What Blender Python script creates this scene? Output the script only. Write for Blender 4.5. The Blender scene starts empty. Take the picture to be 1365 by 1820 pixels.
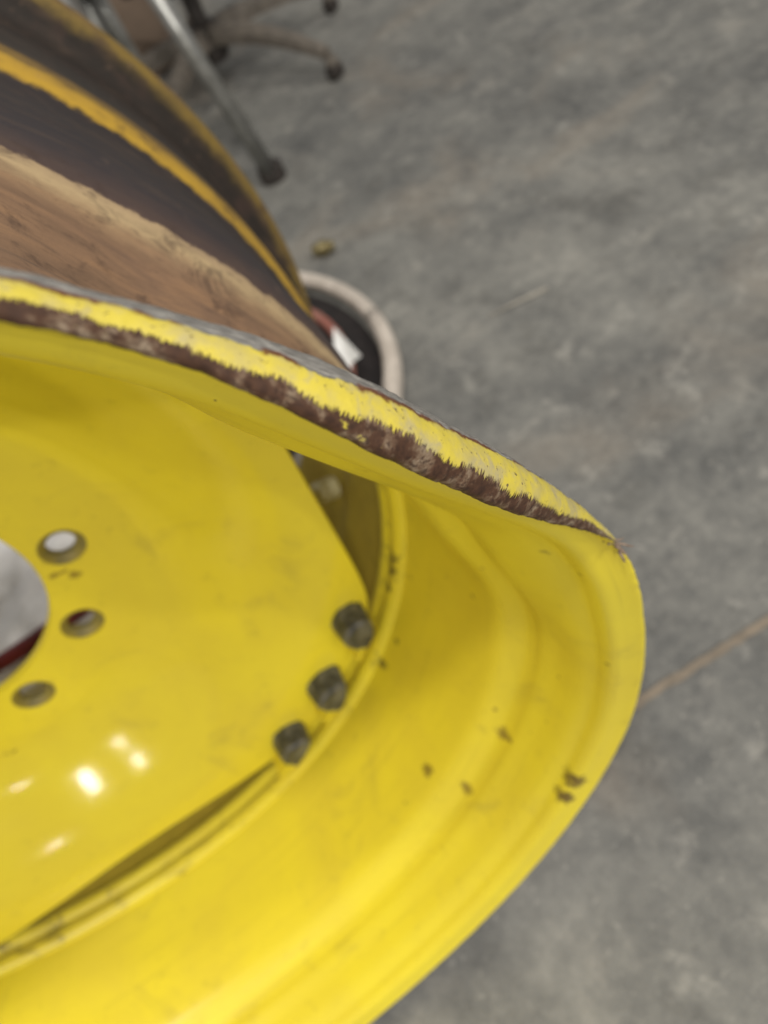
import bpy, bmesh, math, random
from mathutils import Vector, Matrix, noise
from mathutils.bvhtree import BVHTree
random.seed(7)
sc = bpy.context.scene
COL = sc.collection
R = math.radians

# ---------------------------------------------------------------- camera
# Camera recovered from the wheel's own circles (flange, rail, hub bore, bolt circle); wheel axis = Y, centre height 0.5 m.
W, H, F = 1365.0, 1820.0, 1237.23
CAM0 = Vector((0.21381, -0.14651, 0.48312))
RIGHT = Vector((0.878863, -0.477074, 0.0))
UP = Vector((0.332194, 0.611967, 0.717735))
FWD = Vector((0.342413, 0.630791, -0.696316))
ROLL = 0.35                                  # how far the wheel has rolled round its own axis
G = Matrix.Rotation(ROLL, 3, 'Y')
ZC = 0.5005
CAM = G @ CAM0 + Vector((0, 0, ZC))
RIGHT, UP, FWD = G @ RIGHT, G @ UP, G @ FWD
cd = bpy.data.cameras.new('camera'); cam = bpy.data.objects.new('camera', cd); COL.objects.link(cam)
M = Matrix((RIGHT, UP, -FWD)).transposed().to_4x4(); M.translation = CAM
cam.matrix_world = M
cd.sensor_fit = 'HORIZONTAL'; cd.sensor_width = 36; cd.lens = F / W * 36
cd.clip_start = 0.01; cd.clip_end = 200
cd.dof.use_dof = True; cd.dof.focus_distance = 0.215; cd.dof.aperture_fstop = 9.8
sc.camera = cam
sc.render.resolution_x = 768; sc.render.resolution_y = 1024

# ---------------------------------------------------------------- light: workshop high bays + soft room light
wd = bpy.data.worlds.new('World'); sc.world = wd; wd.use_nodes = True
bg = wd.node_tree.nodes['Background']; bg.inputs[0].default_value = (1.0, 0.97, 0.93, 1); bg.inputs[1].default_value = 0.30
def high_bay(x, y, z, e, size=0.32):
    l = bpy.data.lights.new('high_bay_lamp', 'AREA'); l.shape = 'DISK'; l.size = size; l.energy = e; l.color = (1.0, 0.96, 0.90)
    o = bpy.data.objects.new('high_bay_lamp', l); COL.objects.link(o); o.location = (x, y, z); return o
for lx, ly, le in [(x, y, e) for x in (-0.6, 3.8) for y, e in ((-9.4, 245), (-5.4, 150), (-1.4, 105))] + [(-5.9, -12.3, 150), (-4.9, -19.5, 150), (-10.8, -15.5, 150)]:
    high_bay(lx, ly, 6.0, le)
sc.view_settings.view_transform = 'Standard'; sc.view_settings.look = 'None'
sc.view_settings.exposure = 0.18; sc.view_settings.gamma = 1.0

# ---------------------------------------------------------------- helpers
def ray(px, py):
    return (RIGHT * ((px - W / 2) / F) - UP * ((py - H / 2) / F) + FWD)
def gp(px, py, z=0.0):                       # pixel -> point at height z above the floor
    d = ray(px, py); return CAM + d * ((z - CAM.z) / d.z)
def at(px, py, t):
    return CAM + ray(px, py) * t

class NT:
    def __init__(self, name):
        self.m = bpy.data.materials.new(name); self.m.use_nodes = True
        self.t = self.m.node_tree; self.b = self.t.nodes['Principled BSDF']
    def n(self, typ, **kw):
        o = self.t.nodes.new(typ)
        for k, v in kw.items(): setattr(o, k, v)
        return o
    def put(self, sock, v):
        if hasattr(v, 'is_output'): self.t.links.new(v, sock)
        else: sock.default_value = v
    def mt(self, op, a, b=0.0, c=0.0, clamp=False):
        o = self.n('ShaderNodeMath', operation=op, use_clamp=clamp)
        for i, v in enumerate((a, b, c)): self.put(o.inputs[i], v)
        return o.outputs[0]
    def vm(self, op, a, b=(0, 0, 0)):
        o = self.n('ShaderNodeVectorMath', operation=op); self.put(o.inputs[0], a); self.put(o.inputs[1], b)
        return o.outputs['Value'] if op in ('LENGTH', 'DISTANCE', 'DOT_PRODUCT') else o.outputs[0]
    def sm(self, x, lo, hi):                 # smoothstep 0..1
        o = self.n('ShaderNodeMapRange', interpolation_type='SMOOTHSTEP'); self.put(o.inputs[0], x)
        self.put(o.inputs[1], lo); self.put(o.inputs[2], hi); return o.outputs[0]
    def noise(self, vec, scale=1.0, detail=4, rough=0.55, dist=0.0):
        o = self.n('ShaderNodeTexNoise'); self.put(o.inputs['Vector'], vec); o.inputs['Scale'].default_value = scale
        o.inputs['Detail'].default_value = detail; o.inputs['Roughness'].default_value = rough; o.inputs['Distortion'].default_value = dist
        return o.outputs[0]
    def mix(self, f, a, b):
        o = self.n('ShaderNodeMix', data_type='RGBA'); self.put(o.inputs[0], f)
        for s, v in ((o.inputs[6], a), (o.inputs[7], b)):
            self.put(s, v if hasattr(v, 'is_output') else (*v, 1))
        return o.outputs[2]
    def fmix(self, f, a, b):
        o = self.n('ShaderNodeMix', data_type='FLOAT'); self.put(o.inputs[0], f); self.put(o.inputs[2], a); self.put(o.inputs[3], b); return o.outputs[0]
    def ramp(self, x, stops, interp='LINEAR'):
        o = self.n('ShaderNodeValToRGB'); self.put(o.inputs[0], x); e = o.color_ramp.elements; o.color_ramp.interpolation = interp
        while len(e) < len(stops): e.new(0.5)
        for el, (p, c) in zip(e, stops): el.position = p; el.color = (*c, 1)
        return o.outputs[0]
    def bump(self, h, strength=0.3, dist=0.001, prev=None):
        o = self.n('ShaderNodeBump'); o.inputs['Strength'].default_value = strength; o.inputs['Distance'].default_value = dist
        self.put(o.inputs['Height'], h)
        if prev is not None: self.put(o.inputs['Normal'], prev)
        return o.outputs[0]
    def obj(self): return self.n('ShaderNodeTexCoord').outputs['Object']
    def uv(self): return self.n('ShaderNodeTexCoord').outputs['UV']
    def sep(self, v):
        o = self.n('ShaderNodeSeparateXYZ'); self.put(o.inputs[0], v); return o.outputs
    def comb(self, x, y, z=0.0):
        o = self.n('ShaderNodeCombineXYZ'); self.put(o.inputs[0], x); self.put(o.inputs[1], y); self.put(o.inputs[2], z); return o.outputs[0]
    def done(self, col=None, rough=None, normal=None, metal=None, coat=None):
        for k, v in (('Base Color', col), ('Roughness', rough), ('Normal', normal), ('Metallic', metal), ('Coat Weight', coat)):
            if v is None: continue
            if k == 'Base Color' and not hasattr(v, 'is_output'): v = (*v, 1)
            self.put(self.b.inputs[k], v)
        return self.m

def lin(r, g, b): return tuple(((c / 255) / 12.92 if c / 255 < .04045 else ((c / 255 + .055) / 1.055) ** 2.4) for c in (r, g, b))

def mesh_obj(name, verts, faces, mat, parent=None, smooth=True, sharp=None, recalc=False):
    me = bpy.data.meshes.new(name); me.from_pydata([tuple(v) for v in verts], [], faces)
    if recalc:
        bm = bmesh.new(); bm.from_mesh(me); bmesh.ops.recalc_face_normals(bm, faces=bm.faces); bm.to_mesh(me); bm.free()
    me.polygons.foreach_set('use_smooth', [smooth] * len(me.polygons))
    if sharp: me.set_sharp_from_angle(angle=R(sharp))
    o = bpy.data.objects.new(name, me); COL.objects.link(o); me.materials.append(mat)
    if parent: o.parent = parent
    return o
def bm_obj(name, bm, mat, parent=None, smooth=True, sharp=35):
    me = bpy.data.meshes.new(name); bmesh.ops.recalc_face_normals(bm, faces=bm.faces); bm.to_mesh(me); bm.free()
    me.polygons.foreach_set('use_smooth', [smooth] * len(me.polygons))
    if smooth and sharp: me.set_sharp_from_angle(angle=R(sharp))
    o = bpy.data.objects.new(name, me); COL.objects.link(o); me.materials.append(mat)
    if parent: o.parent = parent
    return o
def empty(name, loc, label, cat, group=None):
    o = bpy.data.objects.new(name, None); COL.objects.link(o); o.location = loc; o.empty_display_size = .05
    o['label'] = label; o['category'] = cat
    if group: o['group'] = group
    return o
def tag(o, label, cat, group=None):
    o['label'] = label; o['category'] = cat
    if group: o['group'] = group
    return o
def catmull(pts, n):
    out = []; P = [pts[0]] + list(pts) + [pts[-1]]
    for i in range(1, len(P) - 2):
        a, b, c, d = (Vector(p) for p in P[i - 1:i + 3])
        for k in range(n):
            t = k / n
            out.append(.5 * ((2 * b) + (c - a) * t + (2 * a - 5 * b + 4 * c - d) * t * t + (3 * b - a - 3 * c + d) * t ** 3))
    out.append(Vector(pts[-1])); return out
def tube(path, rad, seg=14, closed=False):
    """verts, faces of a tube along a list of Vectors; rad is a number or a list"""
    n = len(path); V = []; Fc = []
    up = Vector((0, 0, 1)); prev = None
    for i, p in enumerate(path):
        a = path[(i - 1) % n] if (closed or i) else p
        b = path[(i + 1) % n] if (closed or i < n - 1) else p
        t = (b - a).normalized()
        if prev is None:
            u = up if abs(t.dot(up)) < .9 else Vector((1, 0, 0)); x = t.cross(u).normalized()
        else:
            x = (prev - t * prev.dot(t)).normalized()
        prev = x; y = t.cross(x); r = rad[i] if isinstance(rad, (list, tuple)) else rad
        for k in range(seg):
            an = 2 * math.pi * k / seg; V.append(p + x * (math.cos(an) * r) + y * (math.sin(an) * r))
    m = n if closed else n - 1
    for i in range(m):
        for k in range(seg):
            a = i * seg; b = ((i + 1) % n) * seg; k2 = (k + 1) % seg
            Fc.append((a + k, a + k2, b + k2, b + k))
    if not closed:
        Fc.append(tuple(range(seg))[::-1]); Fc.append(tuple((n - 1) * seg + k for k in range(seg)))
    return V, Fc
def lathe(profile, seg=48, axis='Z', closed=False, a0=0.0, a1=2 * math.pi):
    """profile: (radius, height) list, swept round the axis"""
    full = abs(a1 - a0 - 2 * math.pi) < 1e-6; n = len(profile); V = []; Fc = []; cnt = seg if full else seg + 1
    for i in range(cnt):
        a = a0 + (a1 - a0) * i / seg; c, s = math.cos(a), math.sin(a)
        for r, h in profile:
            V.append(Vector((r * c, h, r * s)) if axis == 'Y' else Vector((r * c, r * s, h)))
    for i in range(seg):
        j = (i + 1) % cnt
        for k in range(n if closed else n - 1):
            k2 = (k + 1) % n; Fc.append((i * n + k, i * n + k2, j * n + k2, j * n + k))
    return V, Fc
def box_bm(sx, sy, sz, bevel=.003, seg=2):
    bm = bmesh.new(); bmesh.ops.create_cube(bm, size=1); bmesh.ops.scale(bm, vec=(sx, sy, sz), verts=bm.verts)
    if bevel: bmesh.ops.bevel(bm, geom=bm.edges[:], offset=bevel, segments=seg, affect='EDGES', profile=.5)
    return bm

# ---------------------------------------------------------------- floor
def floor_mat():
    t = NT('concrete'); p = t.obj()
    big = t.noise(p, 0.9, 6, .66, .15); mid = t.noise(p, 4.5, 7, .70, .15); fin = t.noise(p, 38, 5, .65); gr = t.noise(p, 420, 2, .6)
    v = t.mt('ADD', t.mt('MULTIPLY', big, .34), t.mt('ADD', t.mt('MULTIPLY', mid, .42), t.mt('MULTIPLY', fin, .24)))
    c = t.ramp(v, [(.32, lin(70, 71, 71)), (.44, lin(102, 102, 99)), (.55, lin(130, 129, 123)), (.68, lin(164, 161, 152))])
    warm = t.sm(t.noise(t.vm('ADD', p, (5.3, 2.1, 0)), 2.2, 5, .6, .5), .50, .68)
    c = t.mix(t.mt('MULTIPLY', warm, .35), c, lin(146, 134, 118))
    sm = t.sm(t.noise(t.vm('MULTIPLY', t.vm('ADD', p, (1.3, 7.1, 0)), (1.7, 1.9, 1)), 2.1, 7, .70, .15), .56, .74)
    c = t.mix(t.mt('MULTIPLY', sm, .55), c, lin(78, 78, 78))
    pale = t.sm(t.noise(t.vm('ADD', p, (9.3, 1.1, 0)), 13, 6, .74, .3), .56, .68)
    c = t.mix(t.mt('MULTIPLY', pale, .45), c, lin(172, 169, 160))
    bl = t.noise(t.vm('ADD', p, (3.7, 8.2, 0)), 7.5, 7, .72, .3); c = t.mix(t.mt('MULTIPLY', t.sm(bl, .52, .66), .50), c, lin(84, 83, 79)); c = t.mix(t.mt('MULTIPLY', t.sm(bl, .45, .32), .40), c, lin(164, 160, 150))
    st = t.sm(t.noise(t.vm('ADD', p, (0.4, 3.3, 0)), 1.7, 4, .6, .2), .56, .70); c = t.mix(t.mt('MULTIPLY', st, .45), c, lin(66, 66, 66))
    sp = t.noise(p, 95, 3, .6); c = t.mix(t.mt('MULTIPLY', t.sm(sp, .60, .74), .38), c, lin(188, 184, 174)); c = t.mix(t.mt('MULTIPLY', t.sm(sp, .38, .26), .4), c, lin(62, 62, 58))
    c = t.mix(t.mt('MULTIPLY', t.sm(gr, .58, .74), .45), c, lin(70, 70, 68)); c = t.mix(t.mt('MULTIPLY', t.sm(gr, .40, .26), .45), c, lin(190, 188, 180))
    return t.done(c, t.fmix(sm, .78, .58), t.bump(t.mt('ADD', fin, t.mt('MULTIPLY', gr, .4)), .25, .002))
FLOOR = floor_mat()
fl = mesh_obj('floor', [(-14, -14, 0), (14, -14, 0), (14, 14, 0), (-14, 14, 0)], [(0, 1, 2, 3)], FLOOR, smooth=False); fl['kind'] = 'structure'

# ---------------------------------------------------------------- wheel
wheel = empty('tractor_wheel', (0, 0, ZC), 'large yellow steel tractor wheel with a dented, paint-chipped flange standing on concrete', 'wheel')
wheel.rotation_euler = (0, ROLL, 0)
TO_WHEEL = (Matrix.Translation((0, 0, ZC)) @ Matrix.Rotation(ROLL, 4, 'Y')).inverted()

CL = [(-.0200, .4900), (-.0188, .4938), (-.0145, .4962), (-.0085, .4966), (-.0030, .4945), (.0006, .4895), (.0018, .4830), (.0030, .4790), (.0070, .4752), (.014, .4750),
      (.026, .4706), (.045, .4690), (.060, .4665), (.068, .4668), (.078, .4652), (.086, .4600), (.096, .4525), (.112, .4500), (.15, .4490), (.20, .448), (.25, .4475), (.30, .4475),
      (.345, .4475), (.362, .4495), (.376, .4550), (.390, .4595), (.405, .4608), (.43, .4615), (.46, .4625), (.480, .4648), (.490, .4692), (.4955, .4765), (.4975, .484), (.4990, .4900),
      (.5030, .4945), (.509, .4966), (.515, .4960), (.5192, .4935), (.5205, .490)]
def sstep(a, b, x):
    t = min(1, max(0, (x - a) / (b - a))); return t * t * (3 - 2 * t)
HT = .0035
CLA = [(-.0056, .4918), (-.0047, .4906), (-.0034, .4890), (-.0020, .4870), (-.0006, .4846), (.0008, .4818), (.0022, .4790), (.0042, .4770), (.0080, .4757)] + CL[9:]   # flange that is not crushed: a short flare
def section(cl, tip):
    line = catmull([(a, b, 0) for a, b in cl], 4); n = len(line)
    def nrm(i):
        a = line[max(i - 1, 0)]; b = line[min(i + 1, n - 1)]; t = (b - a).normalized(); return Vector((-t.y, t.x, 0))
    ht = [HT * (1 - (1 - tip) * (1 - min(1, i / 24))) for i in range(n)]
    outer = [line[i] + nrm(i) * ht[i] for i in range(n)]; inner = [line[i] - nrm(i) * ht[i] for i in range(n)]
    def cap(i, sgn):
        m = nrm(i); t = Vector((m.y, -m.x, 0)) * sgn
        return [line[i] + m * (math.cos(a) * ht[i]) + t * (math.sin(a) * ht[i]) for a in (R(30), R(60), R(90), R(120), R(150))]
    cf = cap(0, -1); cb = cap(n - 1, 1)
    seq = cf[2::-1] + outer; seqb = cf[2:] + inner      # from the tip's middle: tyre side, then front side
    vo = [0.0]; vi = [0.0]
    for p, q in zip(seq, seq[1:]): vo.append(vo[-1] + (q - p).length)
    for p, q in zip(seqb, seqb[1:]): vi.append(vi[-1] - (q - p).length)
    return list(zip(seq, vo)) + [(p, vo[-1] + .002 * (k + 1)) for k, p in enumerate(cb)] + list(zip(seqb, vi))[:0:-1], seq, vo
CL = [(y + .032 * sstep(.38, .46, y), r) for y, r in CL]; CLA = [(y + .032 * sstep(.38, .46, y), r) for y, r in CLA]
loop, seq, vo = section(CL, 1.0)
loopA = section(CLA, .45)[0]
def v_of_y(y):                               # arc length along the tyre side at axial position y (past the front flange)
    for p, vv in list(zip(seq, vo))[30:]:
        if p.x >= y: return vv
    return vo[-1]
RT = [(-180, .500), (2, .500), (6, .4985), (10.5, .4967), (16.4, .4942), (22.7, .4922), (28, .4916), (31, .4906), (33, .4884), (36, .4834), (40, .4780), (44, .4750), (48, .4740), (52, .4750),
      (57, .4775), (63, .4785), (75, .4790), (88, .483), (103, .491), (118, .4975), (128, .500), (180, .500)]
def lip_r(th):
    for i in range(len(RT) - 1):
        if RT[i][0] <= th <= RT[i + 1][0]:
            x0, y0 = RT[max(i - 1, 0)]; x1, y1 = RT[i]; x2, y2 = RT[i + 1]; x3, y3 = RT[min(i + 2, len(RT) - 1)]
            m1 = (y2 - y0) / max(x2 - x0, 1e-6); m2 = (y3 - y1) / max(x3 - x1, 1e-6)
            if i <= 1: m1 = 0
            h = x2 - x1; t = (th - x1) / h
            return y1 * (2 * t ** 3 - 3 * t * t + 1) + h * m1 * (t ** 3 - 2 * t * t + t) + y2 * (3 * t * t - 2 * t ** 3) + h * m2 * (t ** 3 - t * t)
    return .5
def dent_w(y):
    return 1 - .40 * sstep(.02, .10, y) - .60 * sstep(.10, .22, y)
ths = []
a = -180.0
while a < 180 - 1e-6:
    ths.append(a); a += .16 if 5 <= a < 78 else (.8 if -75 < a < 5 else 1.5)
def rim_point(p, vv, th):
    dr = lip_r(th) - .5; y = p.x; r = p.y + dr * dent_w(y); t = R(th)
    r -= .0190 * sstep(8, 26, th) * (1 - sstep(52, 66, th)) * sstep(.006, .06, y) * (1 - sstep(.12, .27, y))
    dm = sstep(20, 33, th) * (1 - sstep(85, 110, th))
    y += dm * .004 * math.sin(th * .22) * (1 - sstep(0, .1, y))
    if -.014 < vv < .040:                   # hammered, nicked lip
        q = Vector((th * .0084 * 60, vv * 60, 0)); k = (.25 + .75 * dm)
        r += k * (0.00045 * noise.noise(q) + .0003 * noise.noise(q * 3.1) + .00025 * noise.noise(q * 8))
        e = sstep(.010, .002, abs(vv))
        y += k * e * (.0009 * noise.noise(Vector((th * .9, 3.3, 0))) + .0007 * noise.noise(Vector((th * 3.2, 9.3, 0))) + .0004 * noise.noise(Vector((th * 9, 1.3, 0))))
    return Vector((r * math.cos(t), y, r * math.sin(t)))
V = []; Fc = []; UVS = []
L = len(loop); NTH = len(ths)
for th in ths:
    kB = sstep(27.5, 46, th) ** .75 * (1 - .4 * sstep(52, 62, th)) * (1 - sstep(100, 125, th))
    for (p, vv), (pA, _) in zip(loop, loopA): V.append(rim_point(pA.lerp(p, kB), vv, th))
for i in range(NTH):
    j = (i + 1) % NTH; u0 = R(ths[i]) * .48; u1 = (R(ths[j]) if j else math.pi) * .48
    for k in range(L):
        k2 = (k + 1) % L; Fc.append((i * L + k, i * L + k2, j * L + k2, j * L + k))
        v0, v1 = loop[k][1], loop[k2][1]
        if abs(v1 - v0) > .1: v1 = v0
        UVS += [u0, v0, u0, v1, u1, v1, u1, v0]
bvh = BVHTree.FromPolygons(V, Fc)
def rim_hit(px, py):                         # where a pixel's ray meets the rim, in the wheel's own coordinates
    o = TO_WHEEL @ CAM; d = (TO_WHEEL.to_3x3() @ ray(px, py)).normalized(); return bvh.ray_cast(o, d)[0]

YEL = (.80, .665, .036); YEL2 = (.73, .59, .040)
RUST = lin(74, 46, 38)
# chips and scuffs: (pixel x, y, radius m, colour, darkness)
CH = [(147, 690, .0016, RUST), (152, 700, .0012, RUST), (383, 712, .0007, RUST), (1020, 1386, .0120, RUST), (1004, 1416, .0110, RUST), (897, 1305, .0100, lin(128, 104, 52)), (968, 982, .0040, lin(165, 150, 50)),
      (680, 1180, .0085, lin(100, 86, 52)), (760, 1368, .0085, lin(120, 98, 44)), (830, 1400, .0085, lin(125, 102, 44)), (1078, 1180, .0022, lin(110, 90, 40)), (40, 690, .0012, RUST), (1030, 1020, .002, lin(165, 145, 40)), (705, 1140, .004, lin(100, 85, 40))] + [(random.uniform(700, 1130), random.uniform(980, 1500), random.choice((.0012, .0018, .003)), lin(132, 108, 46)) for _ in range(16)]
def yellow_base(t, p):
    n1 = t.noise(p, 7, 5, .6, .4); n2 = t.noise(p, 60, 5, .65); n3 = t.noise(p, 380, 3, .6)
    c = t.mix(t.sm(n1, .3, .7), YEL, YEL2)
    c = t.mix(t.mt('MULTIPLY', t.sm(n2, .58, .80), .35), c, lin(150, 132, 50))
    c = t.mix(t.mt('MULTIPLY', t.sm(n3, .70, .78), .6), c, lin(96, 78, 40))
    sm_ = t.noise(t.vm('ADD', p, (2.2, 1.7, .4)), 11, 6, .68, .8); c = t.mix(t.mt('MULTIPLY', t.sm(sm_, .55, .74), .34), c, lin(158, 138, 66))
    rough = t.mt('ADD', .26, t.mt('MULTIPLY', n1, .22))
    return c, rough, n2, n3
def add_chips(t, p, c, chips):
    d = t.noise(p, 130, 4, .65); mask = None
    d2 = t.mt('MULTIPLY', t.mt('SUBTRACT', d, .5), 2.6)
    for loc, r, col in chips:
        q = t.mt('DIVIDE', t.vm('DISTANCE', p, tuple(loc)), r)
        k = t.sm(t.mt('ADD', q, d2), 1.0, .45)
        c = t.mix(t.mt('MULTIPLY', k, .85), c, col)
    return c
def rim_mat():
    t = NT('chipped_yellow_paint_over_rusty_steel'); p = t.obj(); uv = t.sep(t.uv()); u, v = uv[0], uv[1]
    cy, ry, n2, n3 = yellow_base(t, p)
    chips = []
    for x, y, r, c in CH:
        h = rim_hit(x, y)
        if h is not None: chips.append((h, r, c))
    cy = add_chips(t, p, cy, chips)
    # circumferential grime on the front side of the barrel
    gr = t.noise(t.comb(t.mt('MULTIPLY', u, 5), t.mt('MULTIPLY', v, 130)), 1, 5, .6)
    inside = t.sm(v, -.004, -.008)
    cy = t.mix(t.mt('MULTIPLY', t.mt('MULTIPLY', t.sm(gr, .52, .75), inside), .14), cy, lin(128, 108, 48))
    # thin: mask for shade painted into the barrel colour behind the disc, darker and duller
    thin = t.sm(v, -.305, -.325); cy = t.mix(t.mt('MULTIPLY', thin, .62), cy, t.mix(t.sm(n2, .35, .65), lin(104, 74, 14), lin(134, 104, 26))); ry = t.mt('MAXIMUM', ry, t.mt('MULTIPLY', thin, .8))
    # lip wear
    st = t.noise(t.comb(t.mt('MULTIPLY', u, 2300), t.mt('MULTIPLY', v, 160)), 1, 3, .6)
    b1 = t.noise(t.comb(t.mt('MULTIPLY', u, 110), t.mt('MULTIPLY', v, 110)), 1, 4, .6)
    b2 = t.noise(t.comb(t.mt('MULTIPLY', u, 38), 4.2), 1, 3, .6)
    b3 = t.noise(t.comb(t.mt('MULTIPLY', u, 420), t.mt('MULTIPLY', v, 420), 3.0), 1, 4, .65)
    dent = t.mt('MULTIPLY', t.sm(u, R(29) * .48, R(37) * .48), t.sm(u, R(110) * .48, R(85) * .48))
    edge = t.mt('ADD', t.fmix(dent, .0028, .0088), t.mt('ADD', t.mt('MULTIPLY', t.mt('SUBTRACT', st, .5), t.fmix(dent, .001, .0075)),
            t.mt('ADD', t.mt('MULTIPLY', t.mt('SUBTRACT', b2, .5), t.fmix(dent, .002, t.fmix(t.sm(u, R(44) * .48, R(54) * .48), .0070, .0120))), t.mt('MULTIPLY', t.mt('SUBTRACT', b1, .5), .0030))))
    low = t.mt('ADD', t.fmix(dent, -.0012, -.0045), t.mt('MULTIPLY', t.mt('SUBTRACT', b1, .5), .006))
    brown = t.mt('MULTIPLY', t.sm(t.mt('SUBTRACT', v, edge), .0003, -.0003), t.sm(t.mt('SUBTRACT', v, low), -.0003, .0004))
    keep = t.sm(t.noise(t.comb(t.mt('MULTIPLY', u, 55), t.mt('MULTIPLY', v, 70), 2.0), 1, 5, .65), .29, .34); brown = t.mt('MULTIPLY', brown, t.mt('MAXIMUM', keep, t.sm(v, .0035, .001)))
    rb = t.ramp(t.mt('ADD', t.mt('MULTIPLY', b1, .6), t.mt('MULTIPLY', t.noise(t.comb(t.mt('MULTIPLY', u, 300), t.mt('MULTIPLY', v, 160), 6.0), 1, 4, .7), .4)), [(.36, lin(62, 38, 24)), (.49, lin(82, 54, 36)), (.55, lin(118, 96, 76)), (.64, lin(158, 142, 120))])
    rb = t.mix(t.mt('MULTIPLY', t.sm(b3, .48, .62), .8), rb, lin(56, 34, 22))
    rb = t.mix(t.mt('SUBTRACT', 1.0, dent), rb, lin(142, 132, 102))
    rb = t.mix(t.mt('MULTIPLY', t.sm(v, .0005, -.002), .5), rb, lin(70, 60, 54))
    # scuffed pale dust on the painted top of the lip
    onlip = t.mt('MULTIPLY', t.sm(v, .002, .005), t.sm(v, .028, .024))
    cy = t.mix(t.mt('MULTIPLY', t.sm(v, -.001, .003), .75), cy, (.68, .56, .080))
    cl = t.mix(t.mt('MULTIPLY', t.mt('MULTIPLY', t.sm(b1, .40, .66), onlip), .65), cy, lin(190, 176, 118))
    cl = t.mix(t.mt('MULTIPLY', t.sm(b3, .61, .68), onlip), cl, lin(108, 92, 62))
    cl = t.mix(t.mt('MULTIPLY', t.mt('MULTIPLY', t.sm(t.noise(p, 95, 5, .65, .4), .52, .66), onlip), .6), cl, lin(176, 166, 138))
    # bare steel along the crest
    far = t.mt('ADD', t.fmix(dent, .0215, t.fmix(t.sm(u, R(46) * .48, R(58) * .48), .0212, .0168)), t.mt('ADD', t.mt('MULTIPLY', t.mt('SUBTRACT', b1, .5), .0055), t.mt('ADD', t.mt('MULTIPLY', t.mt('SUBTRACT', b2, .5), .006), t.mt('MULTIPLY', t.mt('SUBTRACT', b3, .5), .002))))
    steel = t.sm(t.mt('SUBTRACT', v, far), -.0002, .0003)
    scr = t.noise(t.comb(t.mt('MULTIPLY', u, 160), t.mt('MULTIPLY', v, 900)), 1, 4, .65)
    cs = t.ramp(scr, [(.30, lin(86, 84, 82)), (.50, lin(132, 129, 124)), (.70, lin(190, 186, 178))])
    rs = t.mt('MULTIPLY', t.sm(t.mt('ABSOLUTE', t.mt('SUBTRACT', v, far)), .0016, .0002), t.sm(b2, .48, .56))
    cs = t.mix(rs, cs, lin(104, 52, 32))
    c = t.mix(steel, cl, cs)
    c = t.mix(t.mt('MULTIPLY', rs, t.mt('SUBTRACT', 1.0, steel)), c, lin(104, 52, 32))
    c = t.mix(brown, c, rb)
    # tyre side of the barrel: rusty seat, pale ridge, dark well, yellow shoulder, dark seat, rusty far flange
    vmax = vo[-1] + .02; vn = t.mt('DIVIDE', t.mt('ADD', v, t.mt('MULTIPLY', t.mt('SUBTRACT', t.noise(t.comb(t.mt('MULTIPLY', u, 60), t.mt('MULTIPLY', v, 90)), 1, 6, .72), .5), .022)), vmax)
    Y = lambda y: v_of_y(y) / vmax
    tan = lin(146, 115, 88); tan2 = lin(130, 100, 76)
    ext = t.ramp(vn, [(0, tan), (Y(.02), tan2), (Y(.085), tan), (Y(.165), lin(146, 114, 86)), (Y(.186), lin(158, 128, 96)), (Y(.196), lin(196, 170, 128)), (Y(.203), lin(176, 150, 116)), (Y(.208), lin(84, 66, 60)), (Y(.245), lin(54, 46, 48)),
                       (Y(.30), lin(40, 35, 39)), (Y(.366), lin(46, 39, 38)), (Y(.370), lin(196, 156, 46)), (Y(.386), lin(184, 146, 50)), (Y(.391), lin(96, 76, 36)), (Y(.398), lin(150, 118, 46)), (Y(.408), lin(60, 48, 32)),
                       (Y(.43), lin(32, 27, 21)), (Y(.475), lin(36, 29, 24)), (.905, lin(38, 31, 25)), (.922, lin(124, 102, 46)), (.942, lin(116, 90, 62)), (.968, lin(96, 70, 52)), (1, lin(80, 56, 44))])
    s1 = t.noise(t.comb(t.mt('MULTIPLY', u, 20), t.mt('MULTIPLY', v, 85), 1.0), 1, 6, .65, .6); s2 = t.noise(t.comb(t.mt('MULTIPLY', u, 60), t.mt('MULTIPLY', v, 300), 5.0), 1, 5, .65)
    ext = t.mix(t.mt('MULTIPLY', t.sm(s1, .46, .70), .40), ext, lin(90, 72, 58))
    seat = t.sm(v, v_of_y(.20), v_of_y(.17))
    ext = t.mix(t.mt('MULTIPLY', t.mt('MULTIPLY', t.sm(s1, .50, .30), seat), .45), ext, lin(182, 140, 98))
    bg_ = t.noise(t.comb(t.mt('MULTIPLY', u, 11), t.mt('MULTIPLY', v, 26), 8.0), 1, 5, .6)
    ext = t.mix(t.mt('MULTIPLY', t.mt('MULTIPLY', t.sm(bg_, .50, .66), seat), .45), ext, lin(104, 82, 70))
    ext = t.mix(t.mt('MULTIPLY', t.sm(s2, .55, .75), .45), ext, lin(70, 52, 46))
    iso = t.noise(p, 46, 6, .72, .5); ext = t.mix(t.mt('MULTIPLY', t.sm(iso, .52, .66), .55), ext, lin(66, 48, 40)); ext = t.mix(t.mt('MULTIPLY', t.sm(iso, .40, .28), .35), ext, lin(150, 120, 96))
    rs2 = t.noise(p, 22, 5, .62)
    ext = t.mix(t.mt('MULTIPLY', t.mt('MULTIPLY', t.sm(vn, .912, .925), t.sm(rs2, .48, .58)), .7), ext, lin(132, 108, 44))
    isx = t.sm(t.mt('ADD', v, t.mt('MULTIPLY', t.mt('SUBTRACT', scr, .5), .003)), .0305, .0325)
    c = t.mix(isx, c, ext)
    worn = t.mt('MAXIMUM', t.mt('MAXIMUM', brown, steel), isx)
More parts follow.
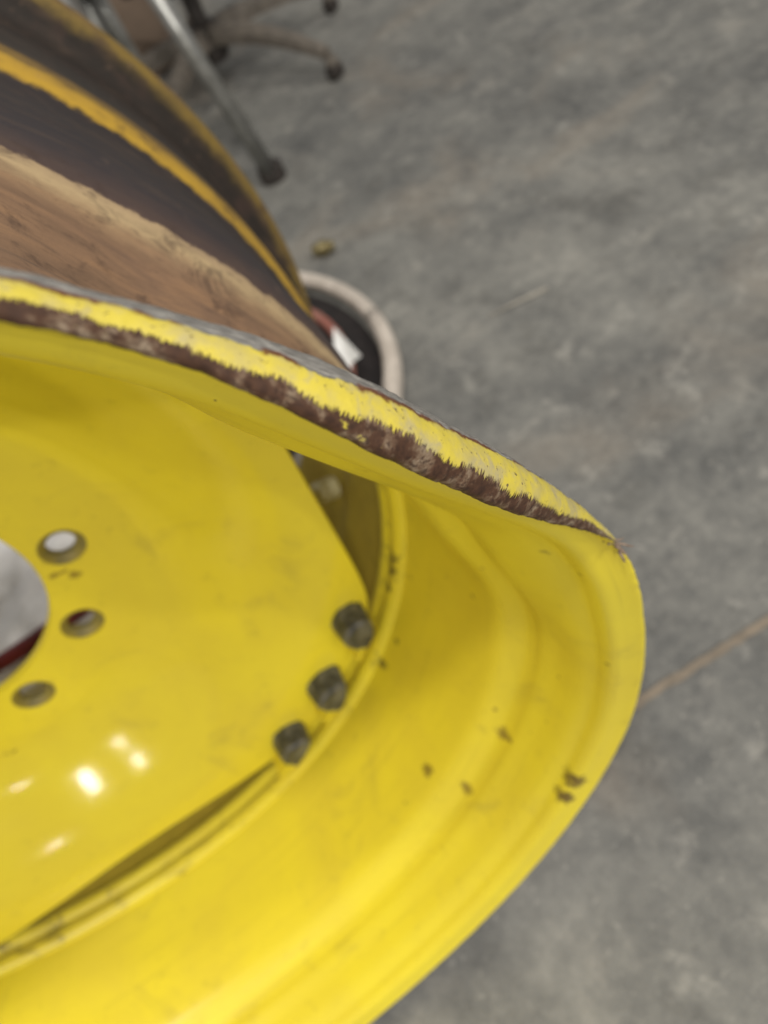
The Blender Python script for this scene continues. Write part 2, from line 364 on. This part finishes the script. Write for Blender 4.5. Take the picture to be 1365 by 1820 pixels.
    rough = t.fmix(worn, ry, t.fmix(t.mt('MULTIPLY', steel, t.mt('SUBTRACT', 1.0, isx)), .72, .42))
    rough = t.fmix(onlip, rough, t.mt('MAXIMUM', rough, .5))
    hgt = t.mt('ADD', t.mt('MULTIPLY', t.mt('SUBTRACT', 1.0, t.mt('MAXIMUM', brown, steel)), .6), t.mt('MULTIPLY', t.mt('MULTIPLY', b3, t.mt('MAXIMUM', worn, onlip)), .5))
    nb = t.bump(hgt, .7, .0006); nb = t.bump(n2, .05, .002, nb)
    t.b.inputs['Metallic'].default_value = 0
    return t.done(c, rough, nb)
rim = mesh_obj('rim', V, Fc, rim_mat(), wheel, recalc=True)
rim['label'] = 'yellow barrel with a crushed, scraped flange, rusty on the tyre side'
# uv written on loops: recalc may flip faces, so look the values up by vertex
uvl = rim.data.uv_layers.new(name='UVMap')
buf = [0.0] * (len(rim.data.loops) * 2)
li = [0] * len(rim.data.loops); rim.data.loops.foreach_get('vertex_index', li)
for f in range(len(Fc)):
    table = {vi_: (UVS[f * 8 + 2 * q], UVS[f * 8 + 2 * q + 1]) for q, vi_ in enumerate(Fc[f])}
    for q in range(4):
        s = f * 4 + q; buf[2 * s], buf[2 * s + 1] = table[li[s]]
uvl.data.foreach_set('uv', buf)

def yellow_mat(name, chips=(), dirt=0.0, scale=1.0, rough=None):
    t = NT(name); p = t.obj(); c, r, n2, n3 = yellow_base(t, p)
    if chips: c = add_chips(t, p, c, chips)
    if dirt:
        d = t.sm(t.noise(p, 26, 5, .65, .5), .60 - .25 * dirt, .75); c = t.mix(t.mt('MULTIPLY', d, .8), c, lin(92, 76, 46))
    return t.done(c, rough if rough is not None else r, t.bump(n2, .05, .002))

# mounting rail: the double ring the disc is fastened to
rp = [(.4455, .2330), (.4405, .2350), (.4368, .2395), (.4352, .2450), (.4362, .2495), (.4400, .2530), (.4400, .2560), (.4366, .2590), (.4352, .2640), (.4362, .2690), (.4400, .2730), (.4455, .2745)]
Vv, Ff = lathe(rp, 240, 'Y')
_o = TO_WHEEL @ CAM
def on_plane(px, py, y): d = TO_WHEEL.to_3x3() @ ray(px, py); return _o + d * ((y - _o.y) / d.y)
RCH = [(on_plane(x, y, .247), r, lin(74, 60, 40)) for x, y, r in ((700, 985, .010), (694, 1010, .012), (688, 1040, .009), (664, 1050, .014), (655, 1085, .010))]
mesh_obj('mounting_rail', Vv, Ff, yellow_mat('rail_paint', RCH, dirt=.30), wheel)

# disc: dished plate with four lobes, bored in the middle
CH_A = [18, 108, 198, 288]
def disc_edge(th):
    d = min(abs((th - c + 180) % 360 - 180) for c in CH_A)
    r1 = .372 / math.cos(R(min(d, 60))); r2 = .424; k = .010
    return -math.log(math.exp(-r1 / k) + math.exp(-r2 / k)) * k + .004
DP = [(.10, .359), (.19, .359), (.21, .3577), (.23, .3530), (.25, .3430), (.27, .3290), (.29, .3125), (.31, .2960), (.33, .2808), (.35, .2690), (.37, .2615), (.39, .2575), (.44, .255)]
def disc_y(r):
    for (a0, b0), (a1, b1) in zip(DP, DP[1:]):
        if r <= a1: pass
        else: continue
        i = DP.index((a0, b0)); m = lambda j: (DP[min(j + 1, len(DP) - 1)][1] - DP[max(j - 1, 0)][1]) / (DP[min(j + 1, len(DP) - 1)][0] - DP[max(j - 1, 0)][0])
        h = a1 - a0; t = (r - a0) / h; m0 = 0 if i == 0 else m(i); m1 = 0 if i == 0 else m(i + 1)
        return b0 * (2 * t ** 3 - 3 * t * t + 1) + h * m0 * (t ** 3 - 2 * t * t + t) + b1 * (3 * t * t - 2 * t ** 3) + h * m1 * (t ** 3 - t * t)
    return DP[-1][1]
NS = 288; rings = [0.0, .30, .36, .42, .47, .52, .57, .62, .67, .72, .77, .82, .87, .91, .95, .98, 1.0]
V = []; Fc = []; TH = .0095
for i in range(NS):
    th = 360 * i / NS; e = disc_edge(th); c, s = math.cos(R(th)), math.sin(R(th))
    col = []
    for q in rings:
        r = .1365 + (e - .1365) * q; rr = r + (0 if 0 < q < 1 else (.0012 if q == 0 else -.0012)); col.append((rr, disc_y(r)))
    r = .1365; col2 = [(.1365, disc_y(r) + .0015), (.1365, disc_y(r) + TH)]
    back = [(e, disc_y(e) + .0015), (e, disc_y(e) + TH)] + [(.1365 + (e - .1365) * q, disc_y(.1365 + (e - .1365) * q) + TH) for q in rings[-2:0:-1]]
    full = col + back + col2[::-1]
    for r, y in full: V.append((r * c, y, r * s))
n = len(full)
for i in range(NS):
    j = (i + 1) % NS
    for k in range(n): Fc.append((i * n + k, i * n + (k + 1) % n, j * n + (k + 1) % n, j * n + k))
BOLT = [(R(11 - 37.0 * 0 + 36 * k)) for k in range(10)]
tmp = mesh_obj('disc', V, Fc, FLOOR, recalc=True)
cv = []; cfc = []
for a in BOLT:
    Vc, Fq = lathe([(.0, -.05), (.0206, -.05), (.0206, .05), (.0, .05)], 32, 'Y')
    o = len(cv); cv += [v + Vector((.1672 * math.cos(a), .362, .1672 * math.sin(a))) for v in Vc]; cfc += [tuple(q + o for q in f) for f in Fq]
cut = mesh_obj('cutter', cv, cfc, FLOOR, recalc=True)
bm = bmesh.new(); bm.from_mesh(cut.data); bmesh.ops.remove_doubles(bm, verts=bm.verts, dist=1e-5); bmesh.ops.recalc_face_normals(bm, faces=bm.faces); bm.to_mesh(cut.data); bm.free()
md = tmp.modifiers.new('b', 'BOOLEAN'); md.object = cut; md.operation = 'DIFFERENCE'; md.solver = 'EXACT'
dg = bpy.context.evaluated_depsgraph_get(); me = bpy.data.meshes.new_from_object(tmp.evaluated_get(dg))
bpy.data.objects.remove(tmp); bpy.data.objects.remove(cut)
def disc_hit(px, py, y=.359):
    o = TO_WHEEL @ CAM; d = TO_WHEEL.to_3x3() @ ray(px, py); return o + d * ((y - o.y) / d.y)
DCH = []
for x0, y0, x1, y1, k, r in ((92, 1024, 116, 1014, 4, .0035), (226, 1140, 242, 1078, 7, .0020), (490, 1122, 505, 1137, 3, .0035), (130, 1020, 140, 1018, 2, .006), (10, 1338, 24, 1330, 3, .005)):
    for q in range(k):
        t_ = q / (k - 1); DCH.append((disc_hit(x0 + (x1 - x0) * t_, y0 + (y1 - y0) * t_, .359 if x0 < 400 else .29), r, lin(150, 128, 40)))
me.name = 'disc'; me.materials.clear(); me.materials.append(yellow_mat('disc_paint', DCH, rough=.11))
me.polygons.foreach_set('use_smooth', [True] * len(me.polygons)); me.set_sharp_from_angle(angle=R(40))
disc = bpy.data.objects.new('disc', me); COL.objects.link(disc); disc.parent = wheel

def worn_mat(name, a, b, scale=60, rough=.6, metal=0.0, bump=.3):
    t = NT(name); p = t.obj(); n1 = t.noise(p, scale, 5, .62, .3); n2 = t.noise(p, scale * 6, 3, .6)
    c = t.mix(t.sm(n1, .35, .65), a, b); c = t.mix(t.mt('MULTIPLY', t.sm(n2, .55, .75), .35), c, tuple(x * .45 for x in a))
    return t.done(c, t.mt('ADD', rough - .1, t.mt('MULTIPLY', n1, .2)), t.bump(n1, bump, .002), metal)
SEAT = worn_mat('worn_bolt_seat', lin(150, 134, 52), lin(122, 112, 66), 90, .55)
Vv, Ff = lathe([(.0208, .0), (.0206, -.0006), (.0192, -.0006), (.0180, .0008), (.0140, .0036), (.0130, .0046), (.0130, .0105), (.0206, .0105)], 36, 'Y', closed=True)
proto = None
for a in BOLT:
    if proto is None: proto = o = mesh_obj('bolt_seat', Vv, Ff, SEAT, disc, recalc=True, sharp=40)
    else: o = proto.copy(); COL.objects.link(o)
    o.parent = disc; o.location = (.1672 * math.cos(a), .359, .1672 * math.sin(a))

# bare steel lugs between the lobes and the rail
LUG = worn_mat('bare_lug_steel', lin(64, 64, 62), lin(120, 119, 114), 55, .42, .3, .5)
def lug_mesh(seed):
    rnd = random.Random(seed); bm = bmesh.new()
    out = [(-.019, -.006), (-.015, .012), (-.004, .021), (.010, .022), (.017, .012), (.019, -.006), (.016, -.024), (.006, -.026), (-.010, -.017)]
    out = [(x + rnd.uniform(-.002, .002), z + rnd.uniform(-.002, .002)) for x, z in out]
    vs = [bm.verts.new((x * .86, -.020, z * .86)) for x, z in out]; f = bm.faces.new(vs)
    ex = bmesh.ops.extrude_face_region(bm, geom=[f]); tv = [g for g in ex['geom'] if isinstance(g, bmesh.types.BMVert)]; bmesh.ops.translate(bm, vec=(0, .034, 0), verts=tv); bmesh.ops.scale(bm, vec=(1.22, 1, 1.22), verts=tv)
    bmesh.ops.bevel(bm, geom=bm.edges[:], offset=.0036, segments=3, affect='EDGES')
    bmesh.ops.recalc_face_normals(bm, faces=bm.faces)
    bmesh.ops.triangulate(bm, faces=bm.faces[:]); bmesh.ops.subdivide_edges(bm, edges=bm.edges[:], cuts=1, use_grid_fill=True)
    for v_ in bm.verts: v_.co += v_.normal * .0013 * noise.noise(v_.co * 130 + Vector((seed, 0, 0)))
    return bm
for k in range(4):
    for s, off in enumerate((-14, -28, -41)):
        th = R(off + 90 * k); r = (.402, .404, .404)[s]
        o = bm_obj('lug', lug_mesh(s), LUG, wheel); o.location = (r * math.cos(th), .2500, r * math.sin(th)); o.rotation_euler = (0, -th + R(-14), 0); o.scale = (1.06, 1.0, 1.22)
        th2 = th - R(3.6)
        b = bm_obj('lug_bracket', box_bm(.007, .030, .034, .002), disc.data.materials[0], wheel); b.location = ((r + .012) * math.cos(th2), .247, (r + .012) * math.sin(th2)); b.rotation_euler = (0, -th2, 0)
# pale stub added in place of a hole showing bright in the well
o_ = TO_WHEEL @ CAM; d_ = (TO_WHEEL.to_3x3() @ ray(568, 876)).normalized()
k_ = 0.3
while k_ < 1.2 and not (math.hypot((o_ + d_ * k_).x, (o_ + d_ * k_).z) > .428 and (o_ + d_ * k_).y > .28): k_ += .001
hit = o_ + d_ * k_; th = math.atan2(hit.z, hit.x); print('valve', hit, math.degrees(th))
Vv, Ff = lathe([(0, -.02), (.013, -.02), (.013, .002), (.009, .004), (.009, .012), (0, .013)], 20, 'Z')
vs = mesh_obj('valve_hole_stub', Vv, Ff, worn_mat('pale_stub', lin(200, 190, 130), lin(226, 220, 190), 200, .35, 0), wheel, sharp=35, recalc=True)
vs.location = hit; vs.rotation_euler = Vector((-math.cos(th), -.2, -math.sin(th))).to_track_quat('Z', 'Y').to_euler()
vs['label'] = 'pale stub standing in for a bright valve hole in the well'
# torn burr of steel at the crease of the flange
bb = max((rim_point(pA.lerp(p, sstep(27.5, 46, 31.8) ** .75), vv, 31.8) for (p, vv), (pA, _) in zip(loop[:6], loopA[:6])), key=lambda q: (q.x ** 2 + q.z ** 2) - q.y)
if bb is not None:
    rg = TO_WHEEL.to_3x3() @ RIGHT; ug = TO_WHEEL.to_3x3() @ UP; fg = TO_WHEEL.to_3x3() @ FWD; BUR = worn_mat('torn_steel', lin(104, 84, 70), lin(140, 122, 106), 300, .6)
    for dx, dy, ln, an, rr in ((0, 0, .0080, -8, .0007), (-.002, .0005, .006, 22, .0006), (.001, -.002, .005, -38, .0008), (-.005, .0025, .003, 60, .0005), (.002, -.005, .004, -60, .0007), (-.012, .006, .0025, 75, .0005)):
        p0 = bb + rg * dx + ug * dy + fg * .0005; dv = rg * math.cos(R(an)) + ug * math.sin(R(an))
        pts = [p0 - dv * .002, p0 + dv * ln * .4 + ug * .0003, p0 + dv * ln * .75 - ug * .0002, p0 + dv * ln]
        Vv, Ff = tube(pts, [rr * 1.2, rr, rr * .7, rr * .25], 6); mesh_obj('burr', Vv, Ff, BUR, wheel)

# ---------------------------------------------------------------- things on the floor behind
# coil of pale hose
HOSE = worn_mat('dusty_pale_hose', lin(186, 176, 164), lin(204, 194, 182), 30, .7, 0, .1)
PINK = worn_mat('faded_red_hose', lin(146, 88, 76), lin(160, 112, 98), 30, .65, 0, .1)
GREY = worn_mat('grey_hose', lin(120, 112, 98), lin(140, 132, 116), 30, .65, 0, .1)
BLACK = worn_mat('black_rubber', lin(26, 22, 22), lin(40, 34, 33), 40, .75, 0, .2)
pa, pb, pc = (gp(*q, .03) for q in ((562, 500), (682, 590), (700, 690)))
def circ3(a, b, c):
    ax, ay, bx, by, cx, cy = a.x, a.y, b.x, b.y, c.x, c.y; d = 2 * (ax * (by - cy) + bx * (cy - ay) + cx * (ay - by))
    ux = ((ax * ax + ay * ay) * (by - cy) + (bx * bx + by * by) * (cy - ay) + (cx * cx + cy * cy) * (ay - by)) / d
    uy = ((ax * ax + ay * ay) * (cx - bx) + (bx * bx + by * by) * (ax - cx) + (cx * cx + cy * cy) * (bx - ax)) / d
    return Vector((ux, uy, 0)), math.hypot(ux - ax, uy - ay)
hc, hr = circ3(pa, pb, pc)
print('hose', hc, hr)
def coil(name, turns, r0, rad, z0, mat, label, ph=0.0, wob=.008, cat='hose'):
    path = []; N = int(turns * 60)
    for i in range(N + 1):
        a = ph + 2 * math.pi * i / 60; r = r0 + wob * math.sin(a * 1.7 + ph); path.append(hc + Vector((r * math.cos(a), r * math.sin(a), z0 + rad + .9 * rad * i / 60)))
    Vv, Ff = tube(path, rad, 14); return tag(mesh_obj(name, Vv, Ff, mat), label, cat)
coil('coiled_hose', 1.6, hr, .016, 0.001, HOSE, 'thick pale dusty hose coiled in a loop on the concrete', 2.4, .002)
coil('coiled_hose', 1.3, hr * .80, .011, 0.012, PINK, 'thin faded red hose lying inside the pale hose loop', 3.2, .010)
coil('coiled_hose', 1.3, hr * .70, .011, 0.012, GREY, 'thin grey hose lying inside the faded red hose loop', 2.9, .008)
Vv, Ff = lathe([(0, .001), (hr * .95, .001), (hr * .955, .004), (hr * .95, .009), (hr * .6, .010), (0, .010)], 64)
mt_ = mesh_obj('rubber_mat', Vv, Ff, BLACK, sharp=50, recalc=True); mt_.location = hc; tag(mt_, 'round black rubber mat under the coiled hoses', 'mat')
# brass coupling at the hose end
Vv, Ff = lathe([(0, 0), (.012, 0), (.014, .003), (.014, .018), (.018, .019), (.018, .034), (.012, .036), (.012, .05), (0, .05)], 20)
BRASS = worn_mat('tarnished_brass', lin(110, 98, 62), lin(164, 152, 112), 120, .4, .6)
fit = mesh_obj('hose_coupling', Vv, Ff, BRASS, sharp=35, recalc=True); fit.location = gp(562, 458, .0) + Vector((0, 0, .0185)); fit.rotation_euler = (0, R(90), R(-28)); tag(fit, 'small tarnished brass hose coupling lying beside the pale hose', 'coupling')
# folded scrap of white paper
PAP = worn_mat('white_paper', lin(225, 225, 222), lin(238, 238, 236), 30, .8, 0, .1)
q = [gp(592, 580, .13), gp(642, 632, .09), gp(625, 646, .075), gp(616, 690, .05), gp(598, 700, .05)]
bm = bmesh.new(); f = bm.faces.new([bm.verts.new(x) for x in q]); ex = bmesh.ops.extrude_face_region(bm, geom=[f]); bmesh.ops.translate(bm, vec=(.0, .001, -.0012), verts=[g for g in ex['geom'] if isinstance(g, bmesh.types.BMVert)])
fold = [bm.verts.new(x) for x in (q[0], q[4], (q[0] + q[4]) / 2 - RIGHT * .07 + Vector((0, 0, -.05)))]
pap = bm_obj('paper_scrap', bm, PAP, smooth=False); tag(pap, 'folded white paper scrap sticking up among the coiled hoses', 'paper')

# swivel chair base with five arms and casters
PLAS = worn_mat('scuffed_black_plastic', lin(44, 40, 38), lin(66, 60, 56), 60, .5, 0, .15)
DUST = worn_mat('dusty_plastic', lin(92, 86, 78), lin(116, 108, 98), 40, .7, 0, .1)
c1, c2 = gp(600, 140), gp(592, 22)
ch = (c1 - c2); Rb = ch.length / (2 * math.sin(R(36))); mid = (c1 + c2) / 2; nrm = Vector((-ch.y, ch.x, 0)).normalized()
if nrm.dot(RIGHT) > 0: nrm = -nrm
hub = mid + nrm * Rb * math.cos(R(36)); print('chair', Rb, hub, c1, c2, (c1 - CAM).length)
chair = empty('swivel_chair', hub, 'swivel chair with a dusty five-armed caster base', 'chair')
a1 = math.atan2(c1.y - hub.y, c1.x - hub.x)
a2 = math.atan2(c2.y - hub.y, c2.x - hub.x); sg = 1 if ((a2 - a1 + math.pi) % (2 * math.pi) - math.pi) > 0 else -1
Vv, Ff = lathe([(.0, .085), (.045, .085), (.056, .105), (.054, .190), (.040, .200), (.028, .205), (.028, .30), (.0, .30)], 28); mesh_obj('column', Vv, Ff, PLAS, chair, sharp=40, recalc=True)
for k in range(5):
    an = a1 + sg * k * R(72); d = Vector((math.cos(an), math.sin(an), 0)); s = Vector((-d.y, d.x, 0))
    bm = bmesh.new(); prev = None; N = 12
    for i in range(N + 1):
        t = i / N; x = .03 + (Rb - .035) * t; z = .165 - .088 * t ** 2.2; w = .030 - .013 * t; hh = .030 - .014 * t
        ring = [bm.verts.new(d * x + s * (w * q0) + Vector((0, 0, z + hh * q1))) for q0, q1 in ((-1, -1), (1, -1), (1, .3), (.6, 1), (-.6, 1), (-1, .3))]
        if prev:
            for m_ in range(6): bm.faces.new((prev[m_], prev[(m_ + 1) % 6], ring[(m_ + 1) % 6], ring[m_]))
        else: bm.faces.new(ring)
        prev = ring
    bm.faces.new(prev); bm_obj('arm', bm, DUST, chair, sharp=30)
    cr = random.uniform(0, 6.28) if k > 1 else .6
    ax = Vector((math.cos(cr), math.sin(cr), 0)); ex_ = d * Rb
    for o_s in (-1, 1):
        Vv, Ff = lathe([(0, -.009), (.018, -.009), (.024, -.006), (.025, 0), (.024, .006), (.018, .009), (0, .009)], 22)
        w_ = mesh_obj('caster_wheel', Vv, Ff, PLAS, chair, sharp=40, recalc=True); w_.location = ex_ + ax * (.013 * o_s) + Vector((0, 0, .0255)); w_.rotation_euler = ax.to_track_quat('Z', 'Y').to_euler()
    Vv, Ff = lathe([(0, .03), (.012, .03), (.022, .044), (.022, .055), (.016, .066), (.008, .068), (.008, .085), (0, .085)], 18); hd = mesh_obj('caster_hood', Vv, Ff, DUST, chair, sharp=40, recalc=True); hd.location = ex_
bm = box_bm(.46, .46, .075, .03, 4); so = bm_obj('seat', bm, BLACK, chair); so.location = (0, 0, .42)
bm = box_bm(.20, .20, .05, .01); so = bm_obj('seat_plate', bm, PLAS, chair); so.location = (0, 0, .335)

# steel-tube stool: one splayed leg shows
CHR = worn_mat('dull_chromed_tube', lin(150, 150, 146), lin(176, 176, 172), 25, .32, .75, .05)
f0 = gp(488, 318); best = None
for i in range(60):
    t_ = 1.4 + i * .03; p1 = at(282, 0, t_); v_ = p1 - f0; an = math.degrees(v_.angle(Vector((0, 0, 1))))
    if best is None or an < best[0]: best = (an, t_, p1)
print('leg splay', best)
dv = (best[2] - f0).normalized(); hgt = .62; top = f0 + dv * (hgt / dv.z)
inw = Vector((dv.x, dv.y, 0)).normalized(); sd = Vector((-inw.y, inw.x, 0))
stool = empty('tube_stool', f0, 'dull chromed steel tube stool with splayed legs and rubber feet', 'stool')
sp = (top - f0); ctr = Vector((sp.x, sp.y, 0)) + inw * .12 * 0
legs = []
half = .15
cen = Vector((sp.x, sp.y, 0)) + inw * half                         # seat centre, relative to the visible foot
for k in range(4):
    rot = Matrix.Rotation(R(90 * k), 3, 'Z'); foot = cen + rot @ (Vector((0, 0, 0)) - cen); tp = cen + rot @ (Vector((sp.x, sp.y, 0)) - cen) + Vector((0, 0, hgt))
    for off in (-.018, .018):
        sdk = rot @ sd
        Vv, Ff = tube([foot + sdk * off + Vector((0, 0, .012)), tp + sdk * off], .0185, 14); mesh_obj('leg', Vv, Ff, CHR, stool)
    Vv, Ff = lathe([(0, 0), (.036, 0), (.038, .006), (.036, .04), (.0, .042)], 18); ft = mesh_obj('foot', Vv, Ff, PLAS, stool, sharp=40, recalc=True); ft.location = foot
Vv, Ff = lathe([(0, hgt - .005), (.17, hgt - .005), (.18, hgt + .005), (.18, hgt + .03), (.165, hgt + .045), (0, hgt + .05)], 40); st_ = mesh_obj('seat', Vv, Ff, BLACK, stool, sharp=40, recalc=True); st_.location = cen

# cardboard carton and a dark bin behind the wheel
CARD = worn_mat('cardboard', lin(136, 118, 102), lin(150, 130, 112), 12, .85, 0, .1)
p0 = gp(250, 130)
BINM = worn_mat('dark_brown_plastic', lin(52, 44, 40), lin(72, 60, 52), 20, .6, 0, .1)
carton = empty('cardboard_carton', gp(215, 150), 'plain brown cardboard carton standing behind the wheel', 'carton'); carton.rotation_euler = (0, 0, R(25))
o = bm_obj('body', box_bm(.46, .40, .34, .003), CARD, carton); o.location = (0, 0, .171)
o = bm_obj('tape', box_bm(.462, .05, .004, .0015), worn_mat('parcel_tape', lin(150, 128, 98), lin(160, 138, 108), 20, .35), carton); o.location = (0, 0, .342)

# ---------------------------------------------------------------- seen through the hub bore and on the floor
SHEET = worn_mat('white_stretch_film', lin(226, 223, 222), lin(240, 238, 236), 8, .32, 0, .1)
crate = empty('wrapped_bundle', (-.16, .98, 0), 'flat bundle in wrinkled white film, dark red hose across it, behind the wheel hub', 'bundle')
bm = box_bm(.95, .80, .10, .02, 3); bmesh.ops.subdivide_edges(bm, edges=[e for e in bm.edges if e.calc_length() > .2], cuts=48, use_grid_fill=True)
for v_ in bm.verts:                          # film pulled into long slanting wrinkles
    q = Vector((v_.co.x * 4 + v_.co.y * 5, v_.co.y * 15 - v_.co.x * 15, v_.co.z * 6)); k = .012 * noise.noise(q) + .006 * noise.noise(q * 2.7)
    v_.co += v_.normal * k
body = bm_obj('film_body', bm, SHEET, crate, sharp=None); body.location = (0, 0, .062)
RED = worn_mat('dark_red_hose_rubber', lin(120, 34, 34), lin(92, 24, 26), 40, .5, 0, .1)
pts = [gp(x, y, .125) for x, y in ((-330, 1345), (-120, 1240), (0, 1178), (85, 1122), (200, 1040), (330, 935))]
pts = [p - Vector((-.16, .98, 0)) for p in pts]
Vv, Ff = tube(catmull(pts, 8), .0125, 14); mesh_obj('tie_hose', Vv, Ff, RED, crate)
# floor joint and a pale stick
STK = worn_mat('pale_wood', lin(150, 146, 136), lin(170, 164, 152), 60, .7, 0, .1)
a_, b_ = gp(868, 562, .0035), gp(972, 512, .0045); Vv, Ff = tube([a_, a_.lerp(b_, .5) + Vector((0, 0, .001)), b_], [.0012, .003, .0042], 8); tag(mesh_obj('wood_sliver', Vv, Ff, STK), 'short pale wood sliver lying alone on the bare concrete', 'wood sliver')
JNT = worn_mat('joint_filler', lin(122, 112, 98), lin(140, 128, 112), 30, .85, 0, .2)
a_, b_ = gp(1080, 1283), gp(1600, 957); d = (b_ - a_).normalized(); s = Vector((-d.y, d.x, 0)) * .0055; jv = []
K = 60
for i in range(K + 1):
    p = a_.lerp(b_, i / K) + s * .5 * noise.noise(Vector((i * .3, 0, 0))); w = 1 + .5 * noise.noise(Vector((i * .7, 5, 0))); jv += [p + s * w + Vector((0, 0, .003)), p - s * w + Vector((0, 0, .003))]
j_ = mesh_obj('floor_joint', jv, [(2 * i, 2 * i + 1, 2 * i + 3, 2 * i + 2) for i in range(K)], JNT); j_['kind'] = 'structure'
